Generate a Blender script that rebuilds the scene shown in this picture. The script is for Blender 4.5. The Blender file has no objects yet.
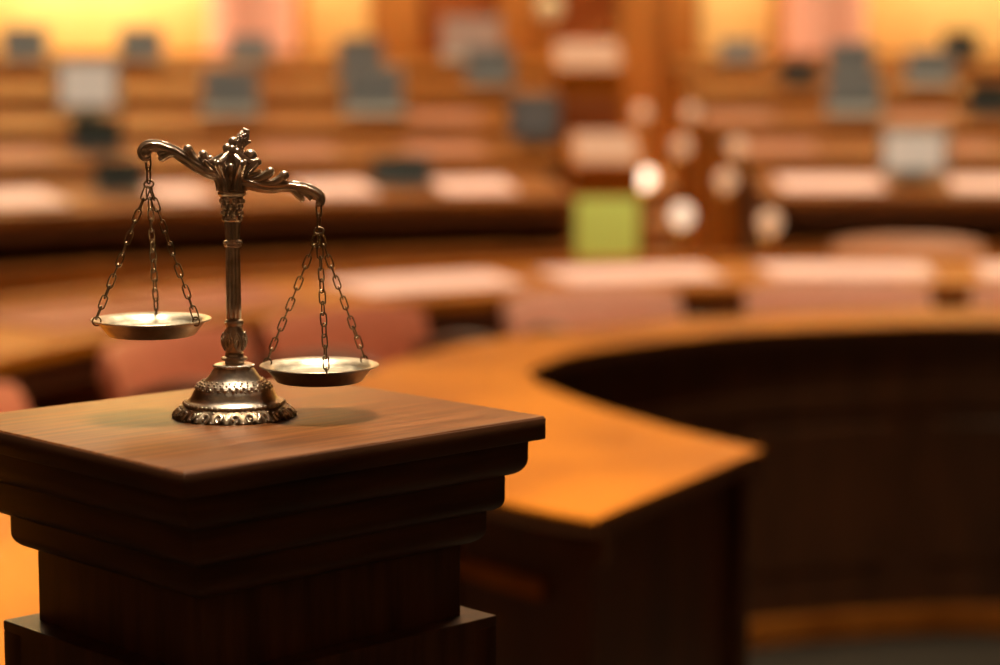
import bpy, bmesh, math, random
from mathutils import Vector, Matrix, Quaternion
random.seed(7)
scn = bpy.context.scene
COL = scn.collection
PI = math.pi
V = Vector

# ------------------------------------------------------------------ camera
F = 2110.0
CAMZ = 1.34
PITCH = math.atan((332.5 - 78) / F)
cd = bpy.data.cameras.new('camera')
cam = bpy.data.objects.new('camera', cd)
COL.objects.link(cam)
cam.location = (0, 0, CAMZ)
cam.rotation_euler = (PI / 2 - PITCH, 0, 0)
cd.sensor_width = 23.7
cd.lens = F / 1000 * 23.7
cd.clip_start = 0.05
cd.clip_end = 100
cd.dof.use_dof = True
cd.dof.focus_distance = 1.458
cd.dof.aperture_fstop = 2.15
scn.camera = cam
scn.view_settings.view_transform = 'Standard'
scn.view_settings.look = 'None'
scn.view_settings.gamma = 1
scn.view_settings.use_curve_mapping = False
scn.view_settings.exposure = 0.0


def at(px, py, z):
    """where the sight line through a photo pixel meets the level z"""
    ang = PITCH + math.atan((py - 332.5) / F)
    v = (332.5 - py) / F
    u = (px - 500) / F
    d = V((u, math.cos(PITCH) + v * math.sin(PITCH), -math.sin(PITCH) + v * math.cos(PITCH)))
    k = (z - CAMZ) / d.z
    return V((d.x * k, d.y * k, z))


# ------------------------------------------------------------------ materials
def mat(name, col, rough=0.5, metal=0.0, spec=0.5, coat=0.0, coat_rough=0.1, sheen=0.0):
    m = bpy.data.materials.new(name)
    m.use_nodes = True
    b = m.node_tree.nodes['Principled BSDF']
    b.inputs['Base Color'].default_value = (*col, 1)
    b.inputs['Roughness'].default_value = rough
    b.inputs['Metallic'].default_value = metal
    b.inputs['Specular IOR Level'].default_value = spec
    b.inputs['Coat Weight'].default_value = coat
    b.inputs['Coat Roughness'].default_value = coat_rough
    b.inputs['Sheen Weight'].default_value = sheen
    return m


def noisy(m, c1, c2, scale=(8, 8, 8), nscale=4.0, detail=6, bump=0.0, bdist=0.002, rough=None, rot=0.0, lo=0.35, hi=0.65):
    nt = m.node_tree
    N, L = nt.nodes, nt.links
    b = N['Principled BSDF']
    tc = N.new('ShaderNodeTexCoord')
    mp = N.new('ShaderNodeMapping')
    mp.inputs['Scale'].default_value = scale
    mp.inputs['Rotation'].default_value = (0, 0, rot)
    ns = N.new('ShaderNodeTexNoise')
    ns.inputs['Scale'].default_value = nscale
    ns.inputs['Detail'].default_value = detail
    L.new(tc.outputs['Object'], mp.inputs['Vector'])
    L.new(mp.outputs['Vector'], ns.inputs['Vector'])
    cr = N.new('ShaderNodeValToRGB')
    cr.color_ramp.elements[0].position = lo
    cr.color_ramp.elements[1].position = hi
    cr.color_ramp.elements[0].color = (*c1, 1)
    cr.color_ramp.elements[1].color = (*c2, 1)
    L.new(ns.outputs['Fac'], cr.inputs['Fac'])
    L.new(cr.outputs['Color'], b.inputs['Base Color'])
    if rough:
        mr = N.new('ShaderNodeMapRange')
        mr.inputs['To Min'].default_value = rough[0]
        mr.inputs['To Max'].default_value = rough[1]
        L.new(ns.outputs['Fac'], mr.inputs['Value'])
        L.new(mr.outputs['Result'], b.inputs['Roughness'])
    if bump:
        bp = N.new('ShaderNodeBump')
        bp.inputs['Strength'].default_value = bump
        bp.inputs['Distance'].default_value = bdist
        L.new(ns.outputs['Fac'], bp.inputs['Height'])
        L.new(bp.outputs['Normal'], b.inputs['Normal'])
    return m


M = {}
# walnut post: fine grain running along the long side of the slab
M['post_top'] = noisy(mat('walnut_lit_top', (.3, .14, .06), .3, spec=.22), (.095, .031, .0075), (.185, .064, .016),
                      (7, 150, 150), 1.0, 8, bump=.15, bdist=.0006, rough=(.32, .44), lo=.4, hi=.6)  # made paler than the sides to show the overhead light
M['post'] = noisy(mat('walnut_post', (.1, .04, .015), .38, spec=.25), (.055, .021, .009), (.115, .044, .018),
                  (60, 60, 6), 1.0, 8, bump=.1, bdist=.0006, rough=(.34, .5))
M['post_h'] = noisy(mat('walnut_moulding', (.1, .04, .015), .38, spec=.25), (.05, .019, .008), (.105, .04, .016),
                    (8, 8, 60), 1.0, 8, bump=.1, bdist=.0006, rough=(.34, .5))
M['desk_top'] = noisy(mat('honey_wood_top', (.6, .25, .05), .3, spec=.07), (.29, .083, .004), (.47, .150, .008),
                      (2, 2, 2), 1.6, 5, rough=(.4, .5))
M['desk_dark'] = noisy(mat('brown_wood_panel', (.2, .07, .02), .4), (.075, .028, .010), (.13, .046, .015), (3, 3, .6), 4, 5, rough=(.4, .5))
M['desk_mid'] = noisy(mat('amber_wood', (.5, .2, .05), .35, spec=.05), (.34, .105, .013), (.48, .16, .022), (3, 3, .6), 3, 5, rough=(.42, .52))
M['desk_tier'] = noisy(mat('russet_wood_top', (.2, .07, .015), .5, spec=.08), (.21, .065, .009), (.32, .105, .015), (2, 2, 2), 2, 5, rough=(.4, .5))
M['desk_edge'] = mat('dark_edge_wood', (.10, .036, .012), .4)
M['leather'] = noisy(mat('salmon_leather', (.55, .16, .10), .42), (.56, .155, .075), (.68, .22, .115), (6, 6, 6), 6, 4, bump=.2, bdist=.002)
M['leather_lit'] = noisy(mat('lit_salmon_leather', (.7, .3, .22), .4), (.90, .40, .26), (.95, .50, .36), (6, 6, 6), 6, 4)  # lit copy of the salmon leather, brightened as if under top light
M['leather_tan'] = mat('tan_leather', (.80, .38, .20), .45)
M['paper_mid'] = mat('buff_pink_paper', (.50, .29, .20), .6, spec=.2)
M['rose_pad'] = mat('dark_rose_pad', (.36, .10, .055), .5, spec=.08)
M['paper'] = mat('pink_paper', (.92, .60, .54), .5, spec=.3)
M['paper_dull'] = mat('tan_pink_paper', (.46, .19, .11), .5, spec=.08)
M['pale_paper'] = mat('pale_paper', (.9, .72, .62), .5)
M['black'] = mat('black_plastic', (.02, .022, .025), .35)
M['grey'] = mat('grey_plastic', (.20, .19, .17), .4)
M['pale'] = mat('pale_grey_plastic', (.36, .34, .30), .4)
M['screen'] = mat('screen_glass', (.16, .16, .145), .3)
M['screen_pale'] = mat('pale_screen_glass', (.60, .56, .48), .3)
M['screen_rose'] = mat('rose_screen_glass', (.45, .30, .24), .3)
for k_, c_, e_ in (('screen_rose', (1, .6, .4), .14), ('screen', (.8, .85, .75), .05), ('screen_pale', (1, .88, .68), .34)):  # added glow lifts screens that get no light from the front
    bs_ = M[k_].node_tree.nodes['Principled BSDF']
    bs_.inputs['Emission Color'].default_value = (*c_, 1)
    bs_.inputs['Emission Strength'].default_value = e_
M['screen_dark'] = mat('dark_screen_glass', (.05, .065, .06), .2)
M['carpet'] = noisy(mat('brown_carpet', (.06, .045, .02), .95), (.016, .011, .004), (.032, .020, .007), (40, 40, 40), 3, 4, bump=.4, bdist=.004)
M['step'] = noisy(mat('tan_floor', (.45, .2, .06), .5), (.36, .15, .045), (.5, .22, .07), (2, 2, 2), 3, 4)
M['wall_yellow'] = noisy(mat('yellow_wall_cloth', (.9, .62, .2), .8), (.92, .60, .19), (.98, .70, .26), (1, 1, .5), 1.5, 3)
M['wall_pink'] = noisy(mat('pink_marble', (.85, .45, .32), .4), (.64, .28, .19), (.74, .36, .25), (1, 1, .5), 2.5, 6)
M['wall_wood'] = noisy(mat('wall_panel_wood', (.5, .2, .04), .45), (.40, .15, .025), (.55, .22, .045), (3, 3, .4), 2, 5)
M['wall_dim'] = mat('brown_wall_paint', (.05, .026, .012), .8)
M['wall_tan'] = mat('tan_wall_plaster', (.42, .30, .19), .85)
M['ceiling'] = mat('tan_ceiling_paint', (.28, .20, .12), .9)
M['door'] = noisy(mat('red_brown_door_wood', (.3, .08, .02), .35), (.26, .065, .012), (.36, .10, .022), (3, 3, .4), 3, 5)
M['brass'] = mat('polished_brass', (.86, .58, .2), .22, 1.0)
M['green'] = mat('green_yellow_glow', (.60, .70, .17), .6)
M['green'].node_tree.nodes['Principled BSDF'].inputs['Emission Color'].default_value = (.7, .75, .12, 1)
M['green'].node_tree.nodes['Principled BSDF'].inputs['Emission Strength'].default_value = .27  # glow added to brighten the panel, which is no lamp
M['gold'] = mat('antique_gold', (.8, .6, .3), .3, 1.0)


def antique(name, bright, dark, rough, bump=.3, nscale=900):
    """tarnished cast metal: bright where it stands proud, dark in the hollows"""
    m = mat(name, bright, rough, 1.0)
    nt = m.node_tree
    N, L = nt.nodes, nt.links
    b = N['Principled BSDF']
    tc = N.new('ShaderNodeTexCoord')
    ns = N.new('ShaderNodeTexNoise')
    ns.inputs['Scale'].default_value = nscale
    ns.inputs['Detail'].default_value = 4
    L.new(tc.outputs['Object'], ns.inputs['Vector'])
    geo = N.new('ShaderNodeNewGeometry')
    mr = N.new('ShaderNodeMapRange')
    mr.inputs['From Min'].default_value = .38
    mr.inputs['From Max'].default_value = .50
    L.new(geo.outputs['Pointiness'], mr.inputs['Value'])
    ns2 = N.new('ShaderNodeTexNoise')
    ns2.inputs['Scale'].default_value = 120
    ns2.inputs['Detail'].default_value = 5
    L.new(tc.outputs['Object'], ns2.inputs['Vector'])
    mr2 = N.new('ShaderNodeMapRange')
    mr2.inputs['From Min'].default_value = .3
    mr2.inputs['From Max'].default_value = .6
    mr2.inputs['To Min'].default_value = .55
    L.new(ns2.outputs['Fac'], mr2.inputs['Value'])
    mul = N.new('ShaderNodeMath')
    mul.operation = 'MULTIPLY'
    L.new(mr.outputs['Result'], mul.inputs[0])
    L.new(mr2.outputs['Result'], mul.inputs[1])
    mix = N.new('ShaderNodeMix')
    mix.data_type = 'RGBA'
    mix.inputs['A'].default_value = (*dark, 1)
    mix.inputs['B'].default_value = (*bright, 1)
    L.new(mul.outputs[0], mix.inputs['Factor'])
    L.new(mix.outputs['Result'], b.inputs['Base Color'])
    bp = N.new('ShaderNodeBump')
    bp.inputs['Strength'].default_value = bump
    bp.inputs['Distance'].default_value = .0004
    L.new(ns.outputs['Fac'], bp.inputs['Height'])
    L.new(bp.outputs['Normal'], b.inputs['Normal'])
    return m


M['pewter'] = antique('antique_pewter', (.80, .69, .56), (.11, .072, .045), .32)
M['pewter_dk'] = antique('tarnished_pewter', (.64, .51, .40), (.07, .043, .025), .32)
M['pewter_shade'] = antique('recess_shade_pewter', (.26, .19, .12), (.05, .032, .018), .4)  # dark tone painted for shade in the recesses behind the scrolls
M['chain'] = antique('dark_chain_metal', (.27, .19, .11), (.09, .06, .033), .33, .1)
M['pan'] = antique('brushed_pan_metal', (.52, .45, .34), (.20, .15, .09), .34, .12)
M['pan_in'] = antique('hammered_pan_metal', (.40, .36, .27), (.12, .09, .055), .58, 1.0, 420)


# ------------------------------------------------------------------ mesh helpers
class MB:
    def __init__(s):
        s.bm = bmesh.new()

    def ring_loft(s, rings, closed=True, cap=True, loop=False):
        bm = s.bm
        R = [[bm.verts.new(p) for p in r] for r in rings]
        n = len(R[0])
        cnt = len(R) if loop else len(R) - 1
        for i in range(cnt):
            a, b = R[i], R[(i + 1) % len(R)]
            for j in range(n if closed else n - 1):
                k = (j + 1) % n
                bm.faces.new((a[j], a[k], b[k], b[j]))
        if cap and closed and not loop:
            bm.faces.new(list(reversed(R[0])))
            bm.faces.new(R[-1])
        return s

    def lathe(s, prof, n=48, c=(0, 0, 0), mod=None, cap=True):
        rings = []
        for r, z in prof:
            ring = []
            for j in range(n):
                t = 2 * PI * j / n
                rr, zz = (r, z) if mod is None else mod(r, z, t)
                ring.append(V((c[0] + rr * math.cos(t), c[1] + rr * math.sin(t), c[2] + zz)))
            rings.append(ring)
        return s.ring_loft(rings, cap=cap)

    def tube(s, pts, rad, n=8, loop=False, lobes=0, amp=0, flat=1.0, twist=0.0, up=None):
        pts = [V(p) for p in pts]
        m = len(pts)
        if not hasattr(rad, '__len__'):
            rad = [rad] * m
        T = []
        for i in range(m):
            if loop:
                t = pts[(i + 1) % m] - pts[i - 1]
            else:
                t = pts[min(i + 1, m - 1)] - pts[max(i - 1, 0)]
            T.append(t.normalized())
        u = V(up) if up else (V((0, 1, 0)) if abs(T[0].y) < .9 else V((1, 0, 0)))
        nrm = (u - T[0] * u.dot(T[0])).normalized()
        rings = []
        for i in range(m):
            nrm = (nrm - T[i] * nrm.dot(T[i])).normalized()
            bn = T[i].cross(nrm)
            ring = []
            for j in range(n):
                a = 2 * PI * j / n + twist * i
                r = rad[i] * (1 + (amp * math.cos(lobes * (a)) if lobes else 0))
                ring.append(pts[i] + nrm * (math.cos(a) * r * flat) + bn * (math.sin(a) * r))
            rings.append(ring)
        return s.ring_loft(rings, loop=loop)

    def ball(s, c, r, u=12, v=8, scale=(1, 1, 1), rot=None):
        mt = Matrix.Translation(V(c)) @ (rot.to_4x4() if rot else Matrix()) @ Matrix.Diagonal((scale[0] * r, scale[1] * r, scale[2] * r, 1))
        bmesh.ops.create_uvsphere(s.bm, u_segments=u, v_segments=v, radius=1, matrix=mt)
        return s

    def box(s, lo, hi, bev=0.0, mt=None, seg=2):
        lo, hi = V(lo), V(hi)
        c = (lo + hi) / 2
        d = hi - lo
        m4 = Matrix.Translation(c) @ Matrix.Diagonal((d.x, d.y, d.z, 1))
        r = bmesh.ops.create_cube(s.bm, size=1, matrix=m4)
        vs = r['verts']
        if bev:
            es = list({e for v in vs for e in v.link_edges})
            g = bmesh.ops.bevel(s.bm, geom=es, offset=bev, segments=seg, affect='EDGES', profile=.5)
            vs = list({v for f in g['faces'] for v in f.verts} | {v for v in vs if v.is_valid})
        if mt is not None:
            bmesh.ops.transform(s.bm, matrix=mt, verts=vs)
        return s

    def build(s, name, m, parent=None, smooth=True, sharp=35, label=None):
        bm = s.bm
        bmesh.ops.recalc_face_normals(bm, faces=bm.faces)
        me = bpy.data.meshes.new(name)
        bm.to_mesh(me)
        bm.free()
        for p in me.polygons:
            p.use_smooth = smooth
        if smooth:
            me.set_sharp_from_angle(angle=math.radians(sharp))
        me.materials.append(m)
        o = bpy.data.objects.new(name, me)
        COL.objects.link(o)
        if parent:
            o.parent = parent
        if label:
            o['label'] = label
        return o


def thing(name, label, cat, loc=(0, 0, 0), rz=0.0, group=None):
    o = bpy.data.objects.new(name, None)
    o.empty_display_size = .05
    COL.objects.link(o)
    o.location = loc
    o.rotation_euler = (0, 0, rz)
    tag(o, label, cat, group)
    return o


def tag(o, label, cat, group=None):
    o['label'] = label
    o['category'] = cat
    if group:
        o['group'] = group
    return o


def struct(o):
    o['kind'] = 'structure'
    return o


def copy_tree(o, parent=None):
    c = o.copy()
    COL.objects.link(c)
    c.parent = parent
    for ch in list(o.children):
        copy_tree(ch, c)
    return c


def spline(P, n):
    """Catmull-Rom through P, n samples evenly by index"""
    P = [V(p) for p in P]
    out = []
    m = len(P) - 1
    for i in range(n):
        t = i / (n - 1) * m
        k = min(int(t), m - 1)
        f = t - k
        p0, p1, p2, p3 = P[max(k - 1, 0)], P[k], P[k + 1], P[min(k + 2, m)]
        out.append(.5 * ((2 * p1) + (p2 - p0) * f + (2 * p0 - 5 * p1 + 4 * p2 - p3) * f * f + (3 * p1 - p0 - 3 * p2 + p3) * f ** 3))
    return out


def interp(vals, n):
    m = len(vals) - 1
    out = []
    for i in range(n):
        t = i / (n - 1) * m
        k = min(int(t), m - 1)
        out.append(vals[k] + (vals[k + 1] - vals[k]) * (t - k))
    return out


# ------------------------------------------------------------------ the walnut post
TOPZ = 1.10
BY = 415.5
FL0 = -.095      # level of the sunken middle of the floor
Fc = at(183.9, 472.6, TOPZ)
YAW = math.radians(43.9)
e1 = V((math.cos(YAW), math.sin(YAW), 0))
e2 = V((-math.sin(YAW), math.cos(YAW), 0))
L1, L2 = .3150, .2865
Pc = Fc + e1 * L1 / 2 + e2 * L2 / 2
post = thing('pedestal_post', 'dark walnut square post with stepped mouldings under its flat top', 'pedestal', (Pc.x, Pc.y, 0), YAW)


def rect(inset, z, cr=.0015, seg=3):
    a, b = L1 / 2 - inset, L2 / 2 - inset
    out = []
    for sx, sy, a0 in ((1, 1, 0), (-1, 1, PI / 2), (-1, -1, PI), (1, -1, 1.5 * PI)):
        for i in range(seg + 1):
            t = a0 + PI / 2 * i / seg
            out.append(V((sx * (a - cr) + cr * math.cos(t), sy * (b - cr) + cr * math.sin(t), z)))
    return out


def loft(prof, cr=.0015):
    mb = MB()
    mb.ring_loft([rect(i, z, cr) for i, z in prof])
    return mb


def ovolo(i0, z0, i1, z1, rr=.012):
    """straight side then a quarter round turning in to i1 at z1"""
    pr = [(i0, z0)]
    w = i1 - i0
    h = min(rr, z0 - z1)
    for k in range(9):
        t = PI / 2 * k / 8
        pr.append((i0 + w * (1 - math.cos(t)), z1 + h - h * math.sin(t)))
    return pr


loft([(.0006, TOPZ - .0010), (0, TOPZ - .0018), (0, TOPZ - .0158), (.0005, TOPZ - .0166), (.002, TOPZ - .017)]).build('top_slab', M['post_h'], post, sharp=60)
loft([(.0016, TOPZ), (.0008, TOPZ - .0004), (.0006, TOPZ - .0010)]).build('lit_top_layer', M['post_top'], post, sharp=60)  # lit top painted as a lighter layer over a slab of one wood
loft(ovolo(.0088, TOPZ - .017, .0205, TOPZ - .0430, .0125)).build('moulding', M['post_h'], post)
loft(ovolo(.0205, TOPZ - .0430, .0300, TOPZ - .0690, .0090)).build('moulding', M['post_h'], post)
loft(ovolo(.0300, TOPZ - .0690, .0435, TOPZ - .0935, .0115)).build('moulding', M['post_h'], post)
loft([(.0435, TOPZ - .0935), (.0435, TOPZ - .1460)]).build('neck', M['post'], post)
loft([(.0256, TOPZ - .1462), (.0250, TOPZ - .1470), (.0250, TOPZ - .153)]).build('ledge', M['post'], post)
# framed lower case: corner boards standing proud of recessed panels
b = MB()
zt, zb = TOPZ - .153, .12
b.ring_loft([rect(.0256, z) for z in (zt, zb)])
shaft = b.build('case', M['post'], post)
for sx, sy in ((1, 1), (1, -1), (-1, 1), (-1, -1)):
    b = MB()
    x0, y0 = sx * (L1 / 2 - .0252), sy * (L2 / 2 - .0252)
    b.box((min(x0, x0 - sx * .022), min(y0, y0 - sy * .022), zb), (max(x0, x0 - sx * .022), max(y0, y0 - sy * .022), zt - .0005), .001)
    b.build('corner_board', M['post'], post)
loft([(.010, -.095), (.010, .10), (.014, .112), (.0250, .12)]).build('foot_moulding', M['post_h'], post)

# ------------------------------------------------------------------ the balance scale
Bc = at(234.5, BY, TOPZ)
depth = Bc.y * math.cos(PITCH) + (CAMZ - TOPZ) * math.sin(PITCH)
S = depth / F
SZ = S / math.cos(PITCH)
scale = thing('balance_scale', 'antique pewter balance scale with two hanging pans, standing on the walnut post', 'scale', Bc)


def q(px, py, y=0.0):
    """scale-local metres taken from an image pixel position: across, up, and y metres away from us"""
    ang = PITCH + math.atan((py - 332.5) / F)
    v = (332.5 - py) / F
    d = V(((px - 500) / F, math.cos(PITCH) + v * math.sin(PITCH), -math.sin(PITCH) + v * math.cos(PITCH)))
    k = (Bc.y + y) / d.y
    return V((d.x * k - Bc.x, y, CAMZ + d.z * k - TOPZ))


def pr(lst):
    return [(r * S, (BY - y) * SZ) for r, y in lst]


CXS = 233.3   # column axis leans a hair left of the base centre
cx = (CXS - 234.5) * S + 2.0 * S

# base: bell of turned bands
b = MB()


NM = 12


def basemod(r, z, t):
    h = z / SZ
    if 1.0 < h < 10.0:      # skirt: lobes of the leaf border
        r *= 1 + .018 * math.cos(2 * NM * t) + .012 * math.cos(NM * t + 1)
    if h < 1.0:
        r *= 1 + .016 * math.cos(NM * t)
        z += SZ * 3.4 * max(0, 1 - (1 - abs(math.cos(NM * t / 2 + .4))) * 14.0) ** .5
    return r, z


def ph(lst):
    return [(r * S, h * SZ) for r, h in lst]


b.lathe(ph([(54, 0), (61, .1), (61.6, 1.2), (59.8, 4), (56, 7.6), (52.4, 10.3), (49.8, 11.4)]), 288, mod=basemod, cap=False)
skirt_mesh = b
b = MB()
b.lathe(ph([(49.8, 11.4), (49.2, 12.2), (50.0, 13.4), (49.4, 15), (46.8, 16), (44.4, 17.6), (42.2, 20.4), (40.8, 23.6), (39.6, 26.4), (38.2, 27.6), (37.6, 29), (36.4, 31.4), (33.8, 33),
            (30.6, 34.8), (27, 37.7), (23.9, 41.4), (21.4, 45.4), (19.8, 47.8), (19.4, 48.4), (20.0, 49.4), (20.2, 50.4), (19.6, 51.4), (18.2, 52.0), (12, 52.4), (0.5, 52.4)]), 160, cap=False)


def skirt(h):
    return 61.8 - h * .98


def onsk(t, h, out=0.0):
    rs = skirt(h) + out
    return V((rs * S * math.cos(t), rs * S * math.sin(t), max(h, .8) * SZ))


for k in range(NM):
    t0 = 2 * PI * k / NM
    for sgn in (1, -1):
        # big C scroll springing from the motif's foot and curling in at the top
        pts, rr = [], []
        for i in range(19):
            f = i / 18
            aa = -1.2 + f * 5.4
            rad = 4.6 * (1 - .66 * f)
            pts.append(onsk(t0 + sgn * (.128 + rad * math.cos(aa) / 62 * (1 if 1 else 0)), 5.6 + rad * .86 * math.sin(aa), .9 + 1.0 * f))
            rr.append((1.7 - .55 * f) * S)
        b.tube(pts, rr, 7)
        # leaf blade leaning out
        pts = [onsk(t0 + sgn * .015, 1.2, .6), onsk(t0 + sgn * .03, 5, .9), onsk(t0 + sgn * .062, 9.2, .9)]
        b.tube(spline(pts, 8), interp([1.0 * S, 1.7 * S, .8 * S], 8), 8)
    b.ball(onsk(t0, 3.0, .8), 1.8 * S, 9, 7, (1, 1, 1.4))
    b.ball(onsk(t0, 8.6, .6), 1.4 * S, 8, 6)
    b.ball(onsk(t0 + PI / NM, 9.6, .5), 1.6 * S, 8, 6, (1, 1, .8))
    b.ball(onsk(t0 + PI / NM, 1.3, .5), 1.6 * S, 8, 6, (1, 1, .8))
for k in range(56):        # rope bead above the skirt
    t = 2 * PI * k / 56
    p = V((49.6 * S * math.cos(t), 49.6 * S * math.sin(t), 13.6 * SZ))
    b.ball(p, 1.9 * S, 8, 6, (1, 1, .95))
for k in range(30):        # relief garland on the shoulder
    t = 2 * PI * k / 30
    for dr, h, dt, w in ((.3, 29.6, 0, 1.9), (-1.6, 32.0, .10, 1.7), (-4.2, 34.0, .02, 1.4), (.6, 28.0, .10, 1.1), (-6.8, 36.2, .07, 1.0)):
        tt = t + dt + random.uniform(-.02, .02)
        b.ball(((37.2 + dr) * S * math.cos(tt), (37.2 + dr) * S * math.sin(tt), h * SZ), w * S * random.uniform(.8, 1.15), 8, 6, (1, 1, .8))
for k in range(28):        # bead on the upper lip
    t = 2 * PI * k / 28
    b.ball((19.9 * S * math.cos(t), 19.9 * S * math.sin(t), 50.0 * SZ), 1.25 * S, 7, 5)
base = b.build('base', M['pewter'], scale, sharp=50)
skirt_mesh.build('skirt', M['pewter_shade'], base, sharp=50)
b2 = BY - 52.4   # level of the bell's top


# column: collar, leaf knop, fluted shaft, ring, capital
def colprof(lst):
    return pr(lst)


b = MB()
b.lathe(pr([(9.5, b2 + .3), (9.5, b2 - 3), (12.6, b2 - 3.4), (13.2, b2 - 5), (12.4, b2 - 6.4), (9.6, b2 - 7), (8.8, b2 - 9), (9.4, b2 - 10.2), (8.2, b2 - 11.4),
            (9.8, 346.5), (11.2, 343), (11.8, 339), (11.2, 334.5), (9.6, 331), (8.0, 328.5), (7.6, 326.5), (8.6, 325.2), (9.5, 323.6), (9.6, 321.4), (8.8, 320), (7.2, 319.2), (6, 318.5)]), 48, (cx, 0, 0))
for k in range(8):         # palmettes wrapped round the knop
    t0 = 2 * PI * (k + .5) / 8
    for sgn in (1, -1):
        for sc in (1, .58):
            pts, rr = [], []
            for i in range(12):
                f = i / 11
                y = 349.5 - f * 17 * sc - (1 - sc) * 3
                w = .30 * math.sin(f * PI * .92) ** .8 * sc
                t = t0 + sgn * w
                rk = 12.1 - ((y - 339.5) / 9.5) ** 2 * 2.7 + .2
                pts.append(V((cx + rk * S * math.cos(t), rk * S * math.sin(t), (BY - y) * SZ)))
                rr.append((1.3 - .4 * f) * S)
            b.tube(pts, rr, 6)
b.build('knop', M['pewter_dk'], scale)

b = MB()


def flute(r, z, t):
    return r * (1 + .11 * math.cos(10 * t)), z


b.lathe(pr([(5.6, 320), (6.7, 318.5), (6.8, 300), (6.6, 275), (6.5, 252), (6.3, 249), (6.0, 247.6)]), 96, (cx, 0, 0), mod=flute)
b.lathe(pr([(6.2, 248.5), (8.4, 247.4), (8.9, 246), (8.0, 244.8), (9.0, 243.4), (8.6, 241.6), (6.6, 240.6)]), 36, (cx, 0, 0))
for k in range(12):
    t = 2 * PI * k / 12
    b.ball((cx + 8.6 * S * math.cos(t), 8.6 * S * math.sin(t), (BY - 243.4) * SZ), 1.5 * S, 7, 5)
b.lathe(pr([(6, 241), (6.6, 239), (6.9, 230), (7.6, 224), (8.0, 221.5)]), 96, (cx, 0, 0), mod=flute)
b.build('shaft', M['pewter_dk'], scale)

b = MB()
b.lathe(pr([(7, 223.5), (9.6, 222.6), (10.2, 221.2), (9.2, 219.8), (8.6, 217), (9.4, 208), (10.6, 202), (11.4, 200), (11, 198.4), (12.6, 197.6), (14.2, 195.8), (14.0, 193.8), (12.8, 192.6), (13.2, 190.6), (12, 189.5)]), 48, (cx, 0, 0))
for k in range(10):
    t0 = 2 * PI * k / 10
    for y, w, dt in ((214, 2.3, 0), (207.5, 2.2, .31), (202.5, 2.2, 0), (219.5, 1.6, .31)):
        rk = 9.2 + (y < 206) * 1.6
        b.ball((cx + rk * S * math.cos(t0 + dt), rk * S * math.sin(t0 + dt), (BY - y) * SZ), w * S, 8, 6, (1, 1, 1.35))
b.build('capital', M['pewter_dk'], scale)

# crown: tulip of flared leaves round the beam's pivot
b = MB()
for k in range(6):
    t = 2 * PI * k / 6 + .06
    ct, st = math.cos(t), math.sin(t)
    pts, rr = [], []
    for rk, y, w in ((10.2, 192, 4.8), (11.2, 186, 4.5), (13.4, 179, 4.1), (17.2, 172.5, 4.0), (21.4, 167.5, 4.0), (24.6, 164.2, 3.6), (26.4, 164.4, 3.1), (26.8, 167.2, 2.4)):
        pts.append(V((cx + rk * S * ct, rk * S * st, (BY - y) * SZ)))
        rr.append(w * S)
    n2 = 22
    b.tube(spline(pts, n2), interp(rr, n2), 28, lobes=7, amp=.13)
    # rope-edged strap leaning in towards the cluster
    pts = [V((cx + rk * S * ct, rk * S * st, (BY - y) * SZ)) for rk, y in ((25.4, 165.2), (18, 163.4), (12, 160.4), (7.5, 157.0))]
    b.tube(spline(pts, 14), interp([3.2 * S, 3.5 * S, 3.3 * S, 2.8 * S], 14), 10)
    for i in range(7):
        f = i / 6
        p = spline(pts, 7)[i]
        b.ball((p.x, p.y, p.z + 2.4 * S), 1.15 * S, 7, 5)
b.lathe(pr([(7.5, 191), (6.6, 186), (5.2, 180), (5.6, 172), (6.4, 165), (7.4, 158), (6.6, 152), (4.0, 149)]), 24, (cx, 0, 0))
for k in range(6):         # knobs in the openings between the leaves
    t = 2 * PI * (k + .5) / 6 + .06
    b.ball((cx + 10.5 * S * math.cos(t), 10.5 * S * math.sin(t), (BY - 169) * SZ), 4.0 * S, 12, 8)
    b.ball((cx + 7.6 * S * math.cos(t), 7.6 * S * math.sin(t), (BY - 182) * SZ), 3.0 * S, 10, 8, (1, 1, 1.9))
b.build('crown', M['pewter_dk'], scale)

# finial: fruit cluster and a leaning seed cone
b = MB()
for px, py, yy, r in ((227.5, 148.2, -.001, 4.5), (233.2, 141.5, 0, 4.3), (239.2, 145.2, -.002, 3.6), (232.4, 149.0, -.0045, 3.6), (228.5, 154, -.004, 3.0), (237.5, 151.5, -.004, 3.4), (250.3, 156.2, .004, 6.4), (231, 146, .005, 4.2), (240, 150, .004, 4.4)):
    b.ball(q(px, py, yy), r * 1.1 * S, 16, 12)
b.tube(spline([q(236, 154), q(241, 147), q(247, 143), q(251, 141.5)], 10), interp([3.2 * S, 2.8 * S, 1.9 * S, .8 * S], 10), 10)
ax0, ax1 = q(239.2, 146.5), q(246.2, 130.0)
dvec = (ax1 - ax0)
dn = dvec.normalized()
side = V((0, 1, 0))
up2 = dn.cross(side)
b.tube([ax0 + dvec * (i / 8) for i in range(9)], [r * S for r in (1.8, 3.2, 4.2, 4.5, 4.3, 3.9, 3.2, 2.3, 1.2)], 12)
k = 0
for i in range(9):
    f = .12 + .86 * i / 8
    rr = (4.6 * math.sin(min(1, .28 + f * .9) * PI * .80) ** .8 + .3) * S * (1.0 if f < .8 else .75)
    for j in range(7):
        a = 2 * PI * (j + .5 * (i % 2)) / 7
        p = ax0 + dvec * f + (side * math.cos(a) + up2 * math.sin(a)) * rr
        b.ball(p, 1.75 * S, 8, 6)
b.ball(ax1, 1.5 * S, 8, 6)
b.build('finial', M['pewter_dk'], scale)

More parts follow.
